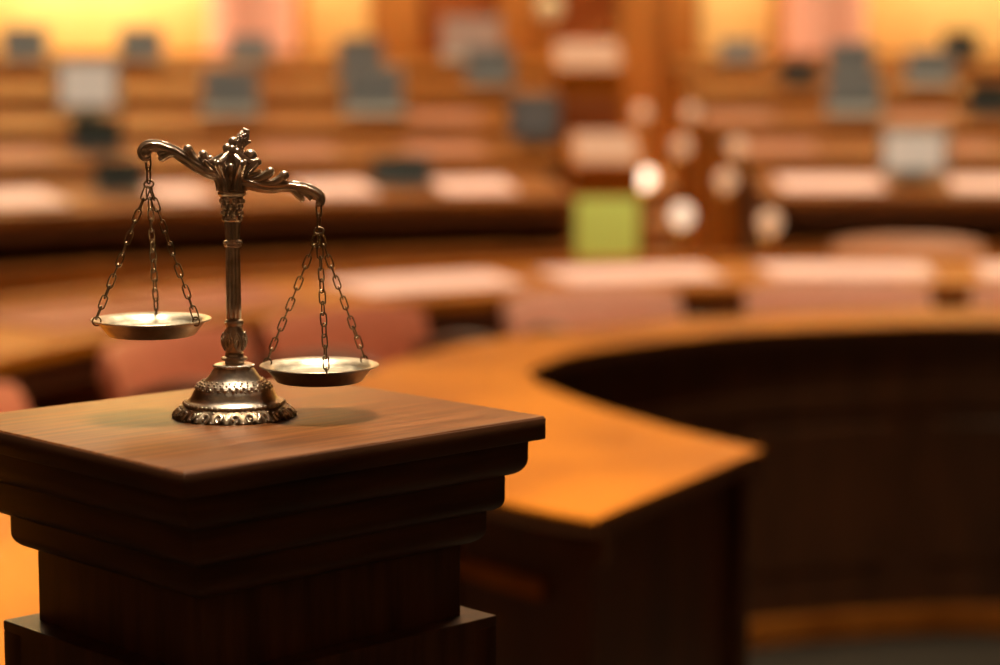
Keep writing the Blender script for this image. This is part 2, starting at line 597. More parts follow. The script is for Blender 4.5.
# beam with scrolled leafy arms
b = MB()
n = 40
b.tube(spline([q(232, 177), q(220, 175.5), q(208, 171.5), q(196, 165.4), q(184, 157.2), q(173, 150.8), q(162, 147), q(153, 145.8), q(147, 147.8), q(143.6, 152.2), q(146.2, 157.0), q(150, 156)], n),
       interp([x * S for x in (5.6, 5.8, 5.8, 5.6, 5.4, 5.2, 5.4, 5.8, 6.2, 5.8, 4.6, 3.0)], n), 42, lobes=7, amp=.15, twist=.03, flat=.9)
b.ball(q(145.4, 151.8), 6.4 * S, 20, 14, (1, .95, 1.1))
b.tube(spline([q(232, 179), q(247, 182.6), q(260, 186.3), q(272, 187.8), q(284, 186.6), q(296, 187.2), q(306, 189.2), q(314, 192.6), q(319.5, 197.2), q(319.6, 202.6), q(316, 203.2)], n),
       interp([x * S for x in (5.6, 5.8, 5.4, 5.0, 5.0, 5.2, 5.4, 5.6, 5.4, 4.2, 2.6)], n), 42, lobes=7, amp=.15, twist=.03, flat=.9)


def curl(pts, rads, ball=None):
    b.tube(spline([q(*p) for p in pts], 18), interp([x * 1.22 * S for x in rads], 18), 24, lobes=5, amp=.14)
    if ball:
        b.ball(q(ball[0], ball[1]), ball[2] * 1.12 * S, 16, 12)


curl([(224, 176), (211, 171), (201, 165), (193, 158), (188.6, 151)], (2.2, 3.0, 3.4, 3.5, 3.6), (188.2, 149.3, 4.3))
curl([(224, 174), (215, 169.5), (208, 163), (204, 156)], (2.4, 3.4, 3.5, 3.6), (203, 154.8, 4.3))
curl([(224, 171), (217, 166), (211.5, 160)], (2.2, 3.0, 2.8), (210.2, 158.8, 3.2))
curl([(176, 154), (169, 154), (164.5, 157), (161, 159.6)], (2.2, 2.9, 2.7, 2.2), (161.2, 158.3, 2.8))
curl([(170, 152), (163, 151.8), (158, 154.6)], (2.2, 2.7, 2.0))
curl([(246, 181), (258, 184.5), (270, 184.4), (278.5, 180.8), (283.5, 176.5)], (2.4, 3.2, 3.6, 3.6, 3.6), (284.3, 175.3, 4.3))
curl([(244, 178), (254, 179.8), (263, 177), (269.2, 172.5)], (2.4, 3.3, 3.5, 3.4), (270.2, 171.6, 4.1))
curl([(243, 173), (250, 175), (257, 173.2), (261, 170)], (2.2, 2.6, 2.2, 1.2))
curl([(288, 188), (294, 191), (298.5, 195.5), (303, 198.2)], (2.2, 2.9, 2.9, 2.3), (301.9, 198.9, 2.9))
curl([(302, 190.5), (308, 194.5), (312, 199.5)], (2.2, 2.8, 2.0))
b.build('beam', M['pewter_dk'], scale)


# pans, hooks, chains
def link_pts(c, d, side, ln, w, n=16):
    out = []
    for i in range(n):
        a = 2 * PI * i / n
        ca, sa = math.cos(a), math.sin(a)
        out.append(c + d * ((ln / 2 - w / 2) * (1 if ca > 0 else -1) + w / 2 * ca if abs(ca) > 1e-6 else 0) + side * (w / 2 * sa))
    return out


def chain(p0, p1, nlinks, rollang):
    mb = MB()
    d = (p1 - p0)
    L = d.length
    dn = d.normalized()
    s0 = dn.cross(V((0, 1, 0))).normalized()
    s1 = dn.cross(s0).normalized()
    pitch_ = L / nlinks
    ln = pitch_ + 3.0 * S
    w = 6.2 * S
    for i in range(nlinks):
        f = (i + .5) / nlinks
        sag = -math.sin(f * PI) * .0012
        ra = rollang + (PI / 2 if i % 2 else 0) + random.uniform(-.25, .25)
        sd = s0 * math.cos(ra) + s1 * math.sin(ra)
        mb.tube(link_pts(p0 + d * f + V((0, 0, sag)), dn, sd, ln, w), .78 * S, 7, loop=True, up=dn.cross(sd))
    return mb


def pan_set(cpx, rimy, ringpx, ringy, hookpt, angs, tilt, nl):
    c = q(cpx, rimy)
    R = 59.2 * S
    p = MB()
    k = S
    prof = [(0.5, 16.2), (26, 16.2), (40.5, 16.0), (43.0, 15.0), (50, 5.6), (54.5, 1.6), (58.8, .5), (59.6, -.4), (58.8, -1.2), (55.0, -.8), (50.5, 1.2), (46, 5.0)]
    p.lathe([(r * k, -z * k) for r, z in prof], 96, c, cap=False)
    pan = p.build('pan', M['pan'], scale, sharp=40)
    p = MB()
    prof = [(46, 5.0), (43.2, 7.8), (41.8, 8.3), (34, 8.5), (20, 8.6), (0.5, 8.6)]
    p.lathe([(r * k, -z * k + .00005) for r, z in prof], 96, c, cap=False)
    p.build('pan_well', M['pan_in'], pan, label='bright hammered inside of the pan')
    ring = q(ringpx, ringy)
    for a in angs:
        t = math.radians(a)
        e = V((math.cos(t), math.sin(t), 0))
        rim = c + e * (55.5 * S)
        hole = rim + V((0, 0, .0 * S))
        # wire ear passing through the rim
        pts = []
        for i in range(14):
            aa = 2 * PI * i / 14
            pts.append(rim + e * (4.2 * S * math.cos(aa)) + V((0, 0, (1.2 + 4.4 * math.sin(aa)) * S)))
        m = MB()
        m.tube(pts, .85 * S, 8, loop=True)
        m.build('eyelet', M['chain'], pan)
        top = rim + V((0, 0, 4.6 * S))
        start = ring + (top - ring).normalized() * 4 * S
        chain(start, top, nl, .5 + a).build('chain', M['chain'], pan)
    # gathering ring and hook wire up to the arm
    m = MB()
    cr_ = ring
    m.tube([cr_ + V((4.6 * S * math.cos(2 * PI * i / 16), 2 * S * math.sin(2 * PI * i / 16), 3.6 * S * math.sin(2 * PI * i / 16))) for i in range(16)], .95 * S, 8, loop=True)
    hk = q(*hookpt)
    L = hk - ring
    m.tube(link_pts(ring + L * .30, L.normalized(), V((.5, .86, 0)), L.length * .58, 5.0 * S), .85 * S, 8, loop=True, up=V((.86, -.5, 0)))
    m.tube(link_pts(ring + L * .74, L.normalized(), V((.9, -.43, 0)), L.length * .56, 5.6 * S), .95 * S, 8, loop=True, up=V((.43, .9, 0)))
    m.build('hook', M['chain'], pan)
    return pan


pan_set(151.3, 319.5, 149, 184, (148.2, 155), (94, 207, 331), 0, 12)
pan_set(319.2, 365.5, 319, 231, (318.8, 201), (-78, 40, 163), 0, 12)

# ------------------------------------------------------------------ horseshoe desk
C = V((1.25, 4.0, 0))
DZ = .72


def closed_loft2(I, O, prof, name, m, parent, sharp=35):
    """prof: closed list of (u, z); u=0 on curve I, 1 on curve O, metres offset allowed through tuples (u, dz, off)"""
    rings = []
    for p, o in zip(I, O):
        w = (o - p)
        wl = w.length
        wn = w / wl
        rings.append([V((p.x, p.y, 0)) + wn * (u * wl + off) + V((0, 0, z)) for u, off, z in prof])
    mb = MB()
    mb.ring_loft(rings)
    return mb.build(name, m, parent, sharp=sharp)


inner_px = [(763, 449), (724, 440), (684, 431), (645, 420), (594, 405), (555, 390), (536, 381), (530, 371), (543, 363), (580, 351), (650, 341), (740, 331.5), (860, 325.5), (1000, 323)]
outer_px = [(596, 519), (548, 511), (500, 500), (420, 478), (350, 448), (318, 424), (322, 400), (350, 379), (400, 360), (470, 343), (570, 329.5), (700, 318), (850, 310), (1000, 306.5)]
Ip = [at(x, y, 0) * 0 + at(x, y, DZ) for x, y in inner_px]
Op = [at(x, y, DZ) for x, y in outer_px]
# the arm of the horseshoe beyond the frame mirrors the near one
for k in range(1, 12):
    a = math.radians(5 + k * 11)
    Ip.append(V((1.32 + 1.2 * math.sin(a), 4.06 + 1.13 * math.cos(a), DZ)))
    Op.append(V((1.32 + 1.75 * math.sin(a), 4.06 + 1.70 * math.cos(a), DZ)))
NI = 150
I_ = spline(Ip, NI)
O_ = spline(Op, NI)
ring = thing('horseshoe_desk', 'curved honey-brown wooden desk sweeping round the dark open floor behind the post', 'desk')
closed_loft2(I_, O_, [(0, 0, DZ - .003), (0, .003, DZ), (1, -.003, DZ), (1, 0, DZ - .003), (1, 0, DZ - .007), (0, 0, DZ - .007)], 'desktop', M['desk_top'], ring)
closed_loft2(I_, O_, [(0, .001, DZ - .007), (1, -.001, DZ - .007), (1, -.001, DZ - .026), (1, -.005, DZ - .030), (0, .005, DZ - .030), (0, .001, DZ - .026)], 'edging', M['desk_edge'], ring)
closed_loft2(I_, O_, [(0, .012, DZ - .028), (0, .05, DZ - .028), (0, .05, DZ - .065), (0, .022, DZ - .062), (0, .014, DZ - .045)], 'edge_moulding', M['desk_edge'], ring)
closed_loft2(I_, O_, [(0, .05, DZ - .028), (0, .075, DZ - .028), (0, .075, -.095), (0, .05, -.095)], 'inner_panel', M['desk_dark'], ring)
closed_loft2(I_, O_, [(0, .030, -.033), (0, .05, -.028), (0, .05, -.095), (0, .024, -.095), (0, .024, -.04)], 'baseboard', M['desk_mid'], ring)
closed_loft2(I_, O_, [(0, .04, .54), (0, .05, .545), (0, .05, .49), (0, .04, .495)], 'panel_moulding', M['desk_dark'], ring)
# raised panels between the mouldings
for i0 in range(6, NI - 8, 9):
    closed_loft2(I_[i0:i0 + 8], O_[i0:i0 + 8], [(0, .042, .45), (0, .051, .46), (0, .051, .08), (0, .042, .09)], 'raised_panel', M['desk_dark'], ring)
# knee space: rails and lower shelf seen from outside, then the uprights
closed_loft2(I_[:70], O_[:70], [(1, -.05, DZ - .028), (1, -.03, DZ - .028), (1, -.03, DZ - .075), (1, -.05, DZ - .075)], 'apron', M['desk_dark'], ring)
closed_loft2(I_[9:46], O_[9:46], [(1, -.20, .60), (1, -.04, .60), (1, -.04, .57), (1, -.20, .57)], 'shelf', M['desk_mid'], ring)
closed_loft2(I_[70:], O_[70:], [(1, -.07, DZ - .028), (1, -.05, DZ - .028), (1, -.05, 0), (1, -.07, 0)], 'outer_panel', M['desk_dark'], ring)
p0, p1 = I_[0], O_[0]
wv = (p1 - p0).normalized()
tv = ((I_[1] - I_[0]) + (O_[1] - O_[0])).normalized()
b = MB()
a_, b_ = p0 + wv * .05, p1 - wv * .04
for off0, off1 in ((.03, .33),):
    rr = []
    for z in (-.095, DZ - .030):
        rr.append([V((p.x, p.y, z)) for p in (a_ + tv * off0, b_ + tv * off0, b_ + tv * off1, a_ + tv * off1)])
    b.ring_loft(rr)
b.build('end_pedestal', M['desk_dark'], ring, smooth=False)
for i in (24, 42, 60, 78, 96, 114):
    P0, P1 = I_[i], O_[i]
    w_ = (P1 - P0).normalized()
    t_ = (I_[i + 1] - I_[i - 1]).normalized()
    b = MB()
    a_, b_ = P0 + w_ * .075, P1 - w_ * .07
    b.ring_loft([[V((p.x, p.y, z)) for p in (a_ - t_ * .012, b_ - t_ * .012, b_ + t_ * .012, a_ + t_ * .012)] for z in (-.095 if i < 50 else 0, DZ - .030)])
    b.build('divider', M['desk_dark'], ring, smooth=False)

# nearer desk at the left edge, seen past the post
side_desk = thing('side_desk', 'amber wooden desk at the lower left, seen past the left of the post', 'desk', (-.95, 2.62, 0), .12)
MB().box((-.75, -.60, DZ - .03), (.52, .42, DZ), .006).build('desktop', M['desk_top'], side_desk)
MB().box((-.70, -.52, -.095), (-.66, .36, DZ - .03), .002).build('side_panel', M['desk_dark'], side_desk)
MB().box((.43, -.52, -.095), (.47, .36, DZ - .03), .002).build('side_panel', M['desk_dark'], side_desk)
MB().box((-.66, .30, .18), (.43, .33, DZ - .03), .002).build('modesty_panel', M['desk_dark'], side_desk)


# ------------------------------------------------------------------ tiers and curving desk rows
def arcpt(R, a, z=0):
    return V((C.x + R * math.sin(a), C.y + R * math.cos(a), z))


def arc_sweep(prof, a0, a1, name, m, parent=None, n=None, sharp=35):
    n = n or max(2, int(abs(a1 - a0) / .03) + 1)
    rings = []
    for i in range(n):
        a = a0 + (a1 - a0) * i / (n - 1)
        rings.append([arcpt(r, a, z) for r, z in prof])
    mb = MB()
    mb.ring_loft(rings)
    return mb.build(name, m, parent, sharp=sharp)


ROWS = {2: (2.50, .705, 0.0), 3: (4.5, .868, .15), 4: (5.75, .975, .25), 5: (6.9, 1.10, .38), 6: (8.0, 1.25, .53), 7: (9.0, 1.395, .675)}


def a_of_X(R, X):
    return math.asin(max(-1, min(1, (X - C.x) / R)))


def px_to_arc(px, R):
    """angle about C where the vertical plane through photo column px crosses radius R"""
    u = (px - 500) / (F * math.cos(PITCH) + 0)
    best = None
    a = -1.9
    while a < 1.2:
        p = arcpt(R, a)
        if p.y > .5:
            e = abs(p.x / p.y - u)
            if best is None or e < best[0]:
                best = (e, a)
        a += .0005
    return best[1]


RISE = .078
DEP = .52
rows_info = {}
names = {3: 'first', 4: 'second', 5: 'third', 6: 'fourth', 7: 'fifth'}


def rise(k):
    return .032 if k == 2 else RISE


def desk_row(k, a0, a1, label):
    R, z, fl = ROWS[k]
    RISE = rise(k)
    cap = .0 if k == 2 else .006
    if k == 2:
        t = thing('curved_desk', label, 'desk')
    else:
        t = thing('curved_desk', label, 'desk', group='curved desks on the tiers')
    th = .028
    arc_sweep([(R, z - .03), (R + .006, z + .0), (R + DEP, z + RISE), (R + DEP, z + RISE - th), (R + .03, z - .034)], a0, a1, 'desktop', M['desk_top'] if k == 2 else M['desk_tier'], t)
    arc_sweep([(R + .015, z - .034), (R + .04, z - .034), (R + .04, z - .11), (R + .015, z - .10)], a0, a1, 'apron', M['desk_edge'], t)
    arc_sweep([(R + DEP, z + RISE + cap), (R + DEP + .05, z + RISE + cap), (R + DEP + .05, fl), (R + DEP, fl)], a0, a1, 'back_panel', M['desk_dark'] if k == 3 else M['desk_mid'], t)  # darker wood on the first tier paints in the knee-space shade
    if k == 3:
        arc_sweep([(R - .01, fl), (R - .01, .665), (R + .01, .68), (R + .30, .68), (R + .30, fl)], a0, a1, 'front_panel', M['desk_tier'], t)
    arc_sweep([(R + DEP - .012, z + RISE + cap), (R + DEP + .066, z + RISE + cap), (R + DEP + .066, z + RISE + cap + .014), (R + DEP - .012, z + RISE + cap + .014)], a0, a1, 'cap_rail', M['desk_mid'], t)
    nseg = max(1, round(abs(a1 - a0) * R / 1.5))
    for i in range(nseg + 1):
        a = a0 + (a1 - a0) * i / nseg
        da = .022 / R * (-1 if i == nseg else 1)
        lo, hi = sorted((a, a + da))
        arc_sweep([(R + .04, z - .034), (R + DEP, z + RISE - th), (R + DEP, fl), (R + .04, fl)], lo, hi, 'divider', M['desk_mid'] if i in (0, nseg) and k > 3 else M['desk_dark'], t, n=2)
    return t


desk_row(2, math.radians(-95), math.radians(72), 'long curved desk nearest behind the horseshoe desk, pink papers along it')
pos = {3: 'nearest', 4: 'second', 5: 'third', 6: 'fourth', 7: 'rearmost'}
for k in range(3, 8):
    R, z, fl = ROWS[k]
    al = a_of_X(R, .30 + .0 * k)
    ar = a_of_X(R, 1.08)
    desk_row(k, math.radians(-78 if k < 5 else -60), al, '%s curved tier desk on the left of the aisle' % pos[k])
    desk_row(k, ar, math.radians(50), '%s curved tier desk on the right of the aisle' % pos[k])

# tier floors
edges = [(1.45, 0.0), (4.15, .15), (5.45, .25), (6.6, .38), (7.7, .53), (8.7, .675)]
for i, (r, z) in enumerate(edges):
    zprev = edges[i - 1][1] if i else FL0
    r2 = edges[i + 1][0] if i < 5 else 14.0
    if i < 5:
        o = arc_sweep([(r, zprev), (r, z), (r2, z), (r2, zprev)], math.radians(-96 if i == 0 else -85), math.radians(65), 'floor', M['step'], n=90)
    else:
        mb = MB()
        n = 90
        rings = []
        for j in range(n):
            a = math.radians(-85) + math.radians(150) * j / (n - 1)
            rend = min(14.0, 11.4 / max(.05, math.cos(a)))
            rings.append([arcpt(r, a, zprev), arcpt(r, a, z), arcpt(rend, a, z), arcpt(rend, a, zprev)])
        mb.ring_loft(rings)
        o = mb.build('floor', M['step'])
    struct(o)

# ------------------------------------------------------------------ room shell
XW0, XW1, YW0, YW1, CH = -12.0, 10.5, -3.0, 15.5, 6.5
struct(MB().box((XW0, YW0, FL0 - .1), (XW1, YW1, FL0)).build('floor', M['carpet'], smooth=False))
struct(MB().box((XW0, YW0, CH), (XW1, YW1, CH + .1)).build('ceiling', M['ceiling'], smooth=False))
struct(MB().box((XW0 - .1, YW0, 0), (XW0, YW1, CH)).build('wall_left', M['wall_dim'], smooth=False))
struct(MB().box((XW1, YW0, 0), (XW1 + .1, YW1, CH)).build('wall_right', M['wall_dim'], smooth=False))
struct(MB().box((XW0, YW0 - .1, 0), (XW1, YW0, CH)).build('wall_front', M['wall_tan'], smooth=False))
struct(MB().box((XW0, YW1, 0), (XW1, YW1 + .1, CH)).build('wall_back', M['wall_wood'], smooth=False))


def wx(px, y=15.4):
    return (px - 500) / F * (y * math.cos(PITCH))


# panels of the back wall, left to right
for x0, x1, m, nm in ((-560, -40, 'wall_yellow', 0), (-30, 208, 'wall_yellow', 0), (306, 370, 'wall_yellow', 0), (700, 772, 'wall_yellow', 0), (862, 1080, 'wall_yellow', 0), (1100, 1700, 'wall_yellow', 0)):
    o = MB().box((wx(x0), YW1 - .05, 1.47), (wx(x1), YW1, CH), .01).build('cloth_panel', M[m])
    struct(o)
    o.name = 'trim_1'
for x0, x1 in ((216, 300), (778, 856)):
    mb = MB()
    xc, w = (wx(x0) + wx(x1)) / 2, (wx(x1) - wx(x0))

    def fl_(r, z, t):
        return r * (1 + .02 * math.cos(20 * t)), z
    mb.lathe([(w * .62, .675), (w * .62, .80), (w * .55, .86), (w * .5, .92), (w * .48, 5.8), (w * .55, 5.95), (w * .62, 6.1), (w * .62, CH - .01)], 80, (xc, YW1 - .46, 0), mod=fl_)
    o = mb.build('trim_2', M['wall_pink'])
    struct(o)
# ledge below the cloth panels
for x0, x1 in ((-560, 212), (304, 372), (700, 774), (860, 1700)):
    o = MB().box((wx(x0), YW1 - .12, 1.38), (wx(x1), YW1, 1.47), .01).build('trim_3', M['desk_mid'])
    struct(o)
# wood pilasters flanking the door
for x0, x1, dpt, m in ((376, 420, .10, 'wall_wood'), (500, 553, .16, 'wall_wood'), (618, 655, .14, 'wall_wood'), (668, 694, .10, 'wall_wood')):
    o = MB().box((wx(x0), YW1 - dpt, .675), (wx(x1), YW1, CH), .012).build('trim_4', M[m])
    struct(o)
for x0, x1 in ((424, 496),):
    o = MB().box((wx(x0), YW1 - .03, .8), (wx(x1), YW1, 3.2), .012).build('trim_5', M['door'])
    struct(o)
# door at the head of the aisle
dr = thing('door_1', '', 'door', (wx(585), YW1 - .04, .675))
for kk in ('label', 'category'):
    del dr[kk]
dr['kind'] = 'structure'
hw = (wx(616) - wx(555)) / 2
MB().box((-hw, -.02, .01), (hw, .03, 2.25), .004).build('door_leaf', M['door'], dr)
for z0, z1 in ((.18, .95), (1.12, 2.08)):
    MB().box((-hw * .68, -.035, z0), (hw * .68, -.015, z1), .008).build('door_panel', M['door'], dr)
b = MB().ball((hw * .78, -.06, 1.02), .026)
b.tube([(hw * .78, -.06, 1.02), (hw * .78, -.015, 1.02)], .01, 8)
b.build('door_handle', M['brass'], dr)

# wall sconce with a glass globe on the orange pilaster
em = bpy.data.materials.new('lit_globe_glass')
em.use_nodes = True
bb = em.node_tree.nodes['Principled BSDF']
bb.inputs['Base Color'].default_value = (.55, .42, .22, 1)
bb.inputs['Emission Color'].default_value = (1, .8, .42, 1)
bb.inputs['Emission Strength'].default_value = .12
sc_ = thing('wall_sconce', 'round globe sconce on the orange pilaster left of the far door', 'lamp', (wx(549), YW1 - .16, 1.75))
b = MB().tube([(0, 0, -.10), (0, -.06, -.12), (0, -.10, -.08), (0, -.10, -.02)], .012, 8)
b.lathe([(.03, -.02), (.04, -.01), (.035, .005), (.02, .01)], 20, (0, -.10, 0))
b.build('bracket', M['brass'], sc_)
MB().ball((0, -.10, .085), .09, 24, 16).build('globe', em, sc_)


# ------------------------------------------------------------------ chairs
def make_chair(leather, label):
    t = thing('leather_chair', label, 'chair')
    # backrest curved about the sitter, seen from behind; local +y = the way the sitter faces
    rings = []
    tilt = Matrix.Translation((0, -.22, .46)) @ Matrix.Rotation(math.radians(14), 4, 'X') @ Matrix.Translation((0, .22, -.46))
    for i in range(15):
        f = i / 14 * 2 - 1
        x = .28 * f
        y = -.22 + .06 * f * f
        top = .742 - .035 * abs(f) ** 3
        thk = .045 * (1 - .35 * abs(f) ** 4)
        rings.append([V((x, y - thk * .5, .50)), V((x, y - thk, .60)), V((x, y - thk, top - .03)), V((x, y - thk * .55, top)), V((x, y + thk * .3, top)), V((x, y + thk * .6, top - .03)),
                      V((x, y + thk * .8, .60)), V((x, y + thk * .5, .50))])
    MB().ring_loft([[tilt @ v for v in r_] for r_ in rings]).build('backrest', leather, t, sharp=60)
    MB().box((-.22, -.19, .40), (.22, .24, .49), .035, seg=4).build('seat', leather, t, sharp=60)
    for s in (-1, 1):
        b = MB()
        b.tube(spline([V((s * .235, -.20, .60)), V((s * .24, -.05, .645)), V((s * .24, .10, .64)), V((s * .235, .17, .59)), V((s * .225, .17, .45))], 16), .02, 10)
        b.build('armrest', M['desk_dark'], t)
    MB().tube([(0, 0, .10), (0, 0, .41)], .025, 14).build('post', M['black'], t)
    for k in range(5):
        a = 2 * PI * k / 5 + .3
        c_, s_ = math.cos(a), math.sin(a)
        b = MB().tube([(0, 0, .11), (c_ * .12, s_ * .12, .095), (c_ * .21, s_ * .21, .07)], [.024, .02, .015], 10)
        leg = b.build('leg', M['black'], t)
        MB().tube([(c_ * .21 - s_ * .012, s_ * .21 + c_ * .012, .028), (c_ * .21 + s_ * .012, s_ * .21 - c_ * .012, .028)], .028, 14).build('caster', M['black'], leg)
    return t


chairA = make_chair(M['leather'], 'x')
chairB = make_chair(M['leather_lit'], 'x')
usedc = set()


def put_chair(proto, px, R, label, group, fl=0.0, dz=0.0):
    c = proto if proto.name not in usedc else copy_tree(proto)
    usedc.add(proto.name)
    a = px_to_arc(px, R)
    p = arcpt(R, a, fl)
    c.location = p
    c.rotation_euler = (0, 0, PI - a)
    c['label'] = label
    c['group'] = group
    return c


G1 = 'salmon leather chairs round the horseshoe desk'
put_chair(chairA, 92, 2.03, 'salmon leather chair at the far left edge, above the post', G1)
put_chair(chairA, 255, 2.03, 'salmon leather chair behind the left hanging pan, lower of the two seat rows', G1)
put_chair(chairA, 404, 2.03, 'salmon leather chair just right of the right hanging chains', G1)
put_chair(chairB, 630, 2.04, 'salmon leather chair back, coloured as lit, behind the middle of the horseshoe desk', G1)
put_chair(chairB, 858, 2.04, 'salmon leather chair back, coloured as lit, under the long pink papers right of centre', G1)
put_chair(chairB, 1072, 2.04, 'salmon leather chair back, coloured as lit, cut by the right edge of the photo', G1)
chairC = make_chair(M['leather_tan'], 'x')
put_chair(chairC, 912, 3.80, 'tan leather chair back below the right tier desk with bright papers', 'chairs before the tier desks')


# ------------------------------------------------------------------ papers on the desks
def pad(k, x0, x1, label, m='paper', f0=.10, f1=.38, group='pink papers on the curved desks'):
    R, z, fl = ROWS[k]
    Rm = R + .25
    a0, a1 = px_to_arc(x0, Rm), px_to_arc(x1, Rm)

    def zt(r):
        return z + rise(k) * (r - R) / DEP
    if k == 2:
        f0, f1 = .13, .42
    r0, r1 = R + f0, R + f1
    t = .006
    mb = MB()
    n = max(3, int(abs(a1 - a0) / .03) + 2)
    rings = []
    for i in range(n):
        a = a0 + (a1 - a0) * i / (n - 1)
        rings.append([arcpt(r0, a, zt(r0) + .0015), arcpt(r0, a, zt(r0) + t), arcpt(r1, a, zt(r1) + t), arcpt(r1, a, zt(r1) + .0015)])
    mb.ring_loft(rings)
    c = arcpt((r0 + r1) / 2, (a0 + a1) / 2, zt((r0 + r1) / 2))
    bmesh.ops.translate(mb.bm, verts=mb.bm.verts, vec=-c)
    o = mb.build('desk_paper', M[m], smooth=False)
    o.location = c
    tag(o, label, 'paper', group)
    return o


pad(2, 20, 130, 'dark rose pad on the nearest curved desk, behind the left pan', 'rose_pad')
pad(2, 150, 285, 'dark rose pad on the nearest curved desk, between the column and left chains', 'rose_pad')
pad(2, 350, 512, 'pink paper strip right of the right hanging chains')
pad(2, 556, 715, 'bright pink paper strip below the green lectern panel')
pad(2, 766, 930, 'bright pink paper strip right of centre, nearest curved desk')
pad(2, 978, 1090, 'bright pink paper strip cut by the right edge of the photo')
pad(3, 776, 880, 'bright pink paper left of the pale monitor on the right')
pad(3, 946, 1040, 'bright pink paper right of the pale monitor on the right')
pad(3, -30, 58, 'pink paper on the left tier desk at the photo edge')
pad(3, 152, 206, 'pink paper seen between the left chain and the arm of the scale')
pad(3, 300, 370, 'pink paper just right of the right arm of the scale')
pad(3, 436, 510, 'bright pink paper on the left tier desk, nearest the aisle')
pad(4, -20, 52, 'dull pink paper on the second left tier desk at the photo edge', 'paper_dull')
pad(4, 262, 335, 'dull pink paper behind the finial of the scale', 'paper_dull')
pad(4, 405, 482, 'dull pink paper on the second left tier desk near the aisle', 'paper_dull')
pad(4, 726, 812, 'dull pink paper on the second right tier desk near the brass posts', 'paper_dull')
pad(4, 880, 990, 'dull pink paper on the second right tier desk, behind the pale monitor', 'paper_dull')
pad(5, 700, 770, 'tan paper on the third right tier desk near the aisle', 'paper_dull')
pad(5, 880, 950, 'tan paper on the third right tier desk, farther from the aisle', 'paper_dull')
pad(5, 410, 480, 'tan paper on the third left tier desk near the aisle', 'paper_dull')


# ------------------------------------------------------------------ laptops and monitors
def make_laptop(body, scr):
    t = thing('laptop', 'x', 'laptop')
    MB().box((-.5, -.30, 0), (.5, .32, .06), .015).build('keyboard_base', M[body], t)
    # unit sized: width 1, scaled by the caller
    rot = Matrix.Translation((0, .32, .05)) @ Matrix.Rotation(math.radians(-12), 4, 'X')
    MB().box((-.5, -.02, 0), (.5, .02, .70), .012, mt=rot).build('lid', M[body], t)
    MB().box((-.455, -.028, .04), (.455, -.021, .655), 0, mt=rot).build('screen', M[scr], t)
    return t


def make_monitor(body, scr, foot):
    t = thing('desktop_monitor', 'x', 'monitor')
    b = MB().lathe([(.26, 0), (.26, .03), (.10, .06), (.05, .08), (.05, .30)], 28)
    b.build('stand', M[foot], t)
    MB().box((-.5, -.05, .08), (.5, .03, .98), .09, seg=4).build('case', M[body], t)
    MB().box((-.42, -.056, .17), (.42, -.05, .90), .0).build('screen', M[scr], t)
    return t


laps = {'grey': make_laptop('grey', 'screen'), 'pale': make_laptop('pale', 'screen_rose'), 'dark': make_laptop('black', 'screen_dark'), 'mid': make_laptop('pale', 'screen')}
mons = {'pale': make_monitor('pale', 'screen_pale', 'black'), 'grey': make_monitor('grey', 'screen', 'black')}
used = set()


def put_dev(kind, col, k, x0, x1, h, label, fr=.30):
    proto = (laps if kind == 'laptop' else mons)[col]
    o = proto if proto.name not in used else copy_tree(proto)
    used.add(proto.name)
    R, z, fl = ROWS[k]
    r = R + fr
    a = px_to_arc((x0 + x1) / 2, r)
    p = arcpt(r, a, z + RISE * (fr + .02) / DEP + .012)
    if fr > DEP - .02:
        p.z = z + RISE + .021
    w = (x1 - x0) / F * p.y
    p.x = p.x
    o.location = p
    o.rotation_euler = (math.atan(RISE / DEP), 0, -math.atan2(p.x, p.y))
    sz = h / F * p.y / (.72 if kind == 'laptop' else .98)
    o.scale = (w, min(w, .32), sz)
    o['label'] = label
    o['group'] = 'laptops on the tier desks' if kind == 'laptop' else 'monitors on the tier desks'
    return o


put_dev('laptop', 'grey', 7, 10, 55, 28, 'grey laptop on the rearmost left desk, at the photo edge')
put_dev('laptop', 'grey', 7, 125, 168, 27, 'grey laptop on the rearmost left desk, right of the white monitor')
put_dev('laptop', 'grey', 7, 232, 275, 20, 'low grey laptop under the left pink column')
put_dev('laptop', 'pale', 7, 442, 502, 38, 'pale laptop on the rearmost left desk, nearest the far door')
put_dev('laptop', 'grey', 7, 716, 756, 17, 'low grey laptop on the rearmost right desk, left of the pink column')
put_dev('laptop', 'dark', 7, 935, 970, 25, 'dark laptop on the rearmost right desk')
put_dev('laptop', 'grey', 6, 340, 385, 42, 'grey laptop on the fourth left desk, above another pale one')
put_dev('laptop', 'grey', 6, 466, 514, 32, 'grey laptop on the fourth left desk nearest the aisle')
put_dev('laptop', 'dark', 6, 776, 812, 20, 'low dark laptop on the fourth right desk nearest the aisle')
put_dev('laptop', 'mid', 6, 824, 868, 38, 'pale blue-grey laptop under the right pink column')
put_dev('laptop', 'mid', 6, 900, 948, 30, 'blue-grey laptop on the fourth right desk, right part')
put_dev('monitor', 'pale', 5, 62, 125, 56, 'large whitish monitor on the left, above the left end of the scale beam')
put_dev('laptop', 'mid', 5, 345, 405, 42, 'pale grey laptop on the third left desk, right of the scale')
put_dev('laptop', 'mid', 5, 206, 262, 42, 'grey laptop directly behind the top of the scale')
put_dev('laptop', 'mid', 5, 822, 876, 32, 'grey laptop on the third right desk, above the pale monitor')
put_dev('laptop', 'dark', 5, 962, 1006, 26, 'dark laptop at the right edge of the photo')
put_dev('laptop', 'dark', 4, 76, 126, 26, 'dark laptop below the large whitish monitor')
put_dev('monitor', 'grey', 4, 508, 560, 50, 'grey monitor at the aisle end of the left desks')
put_dev('monitor', 'pale', 3, 876, 944, 50, 'pale grey monitor between two bright pink papers on the right')
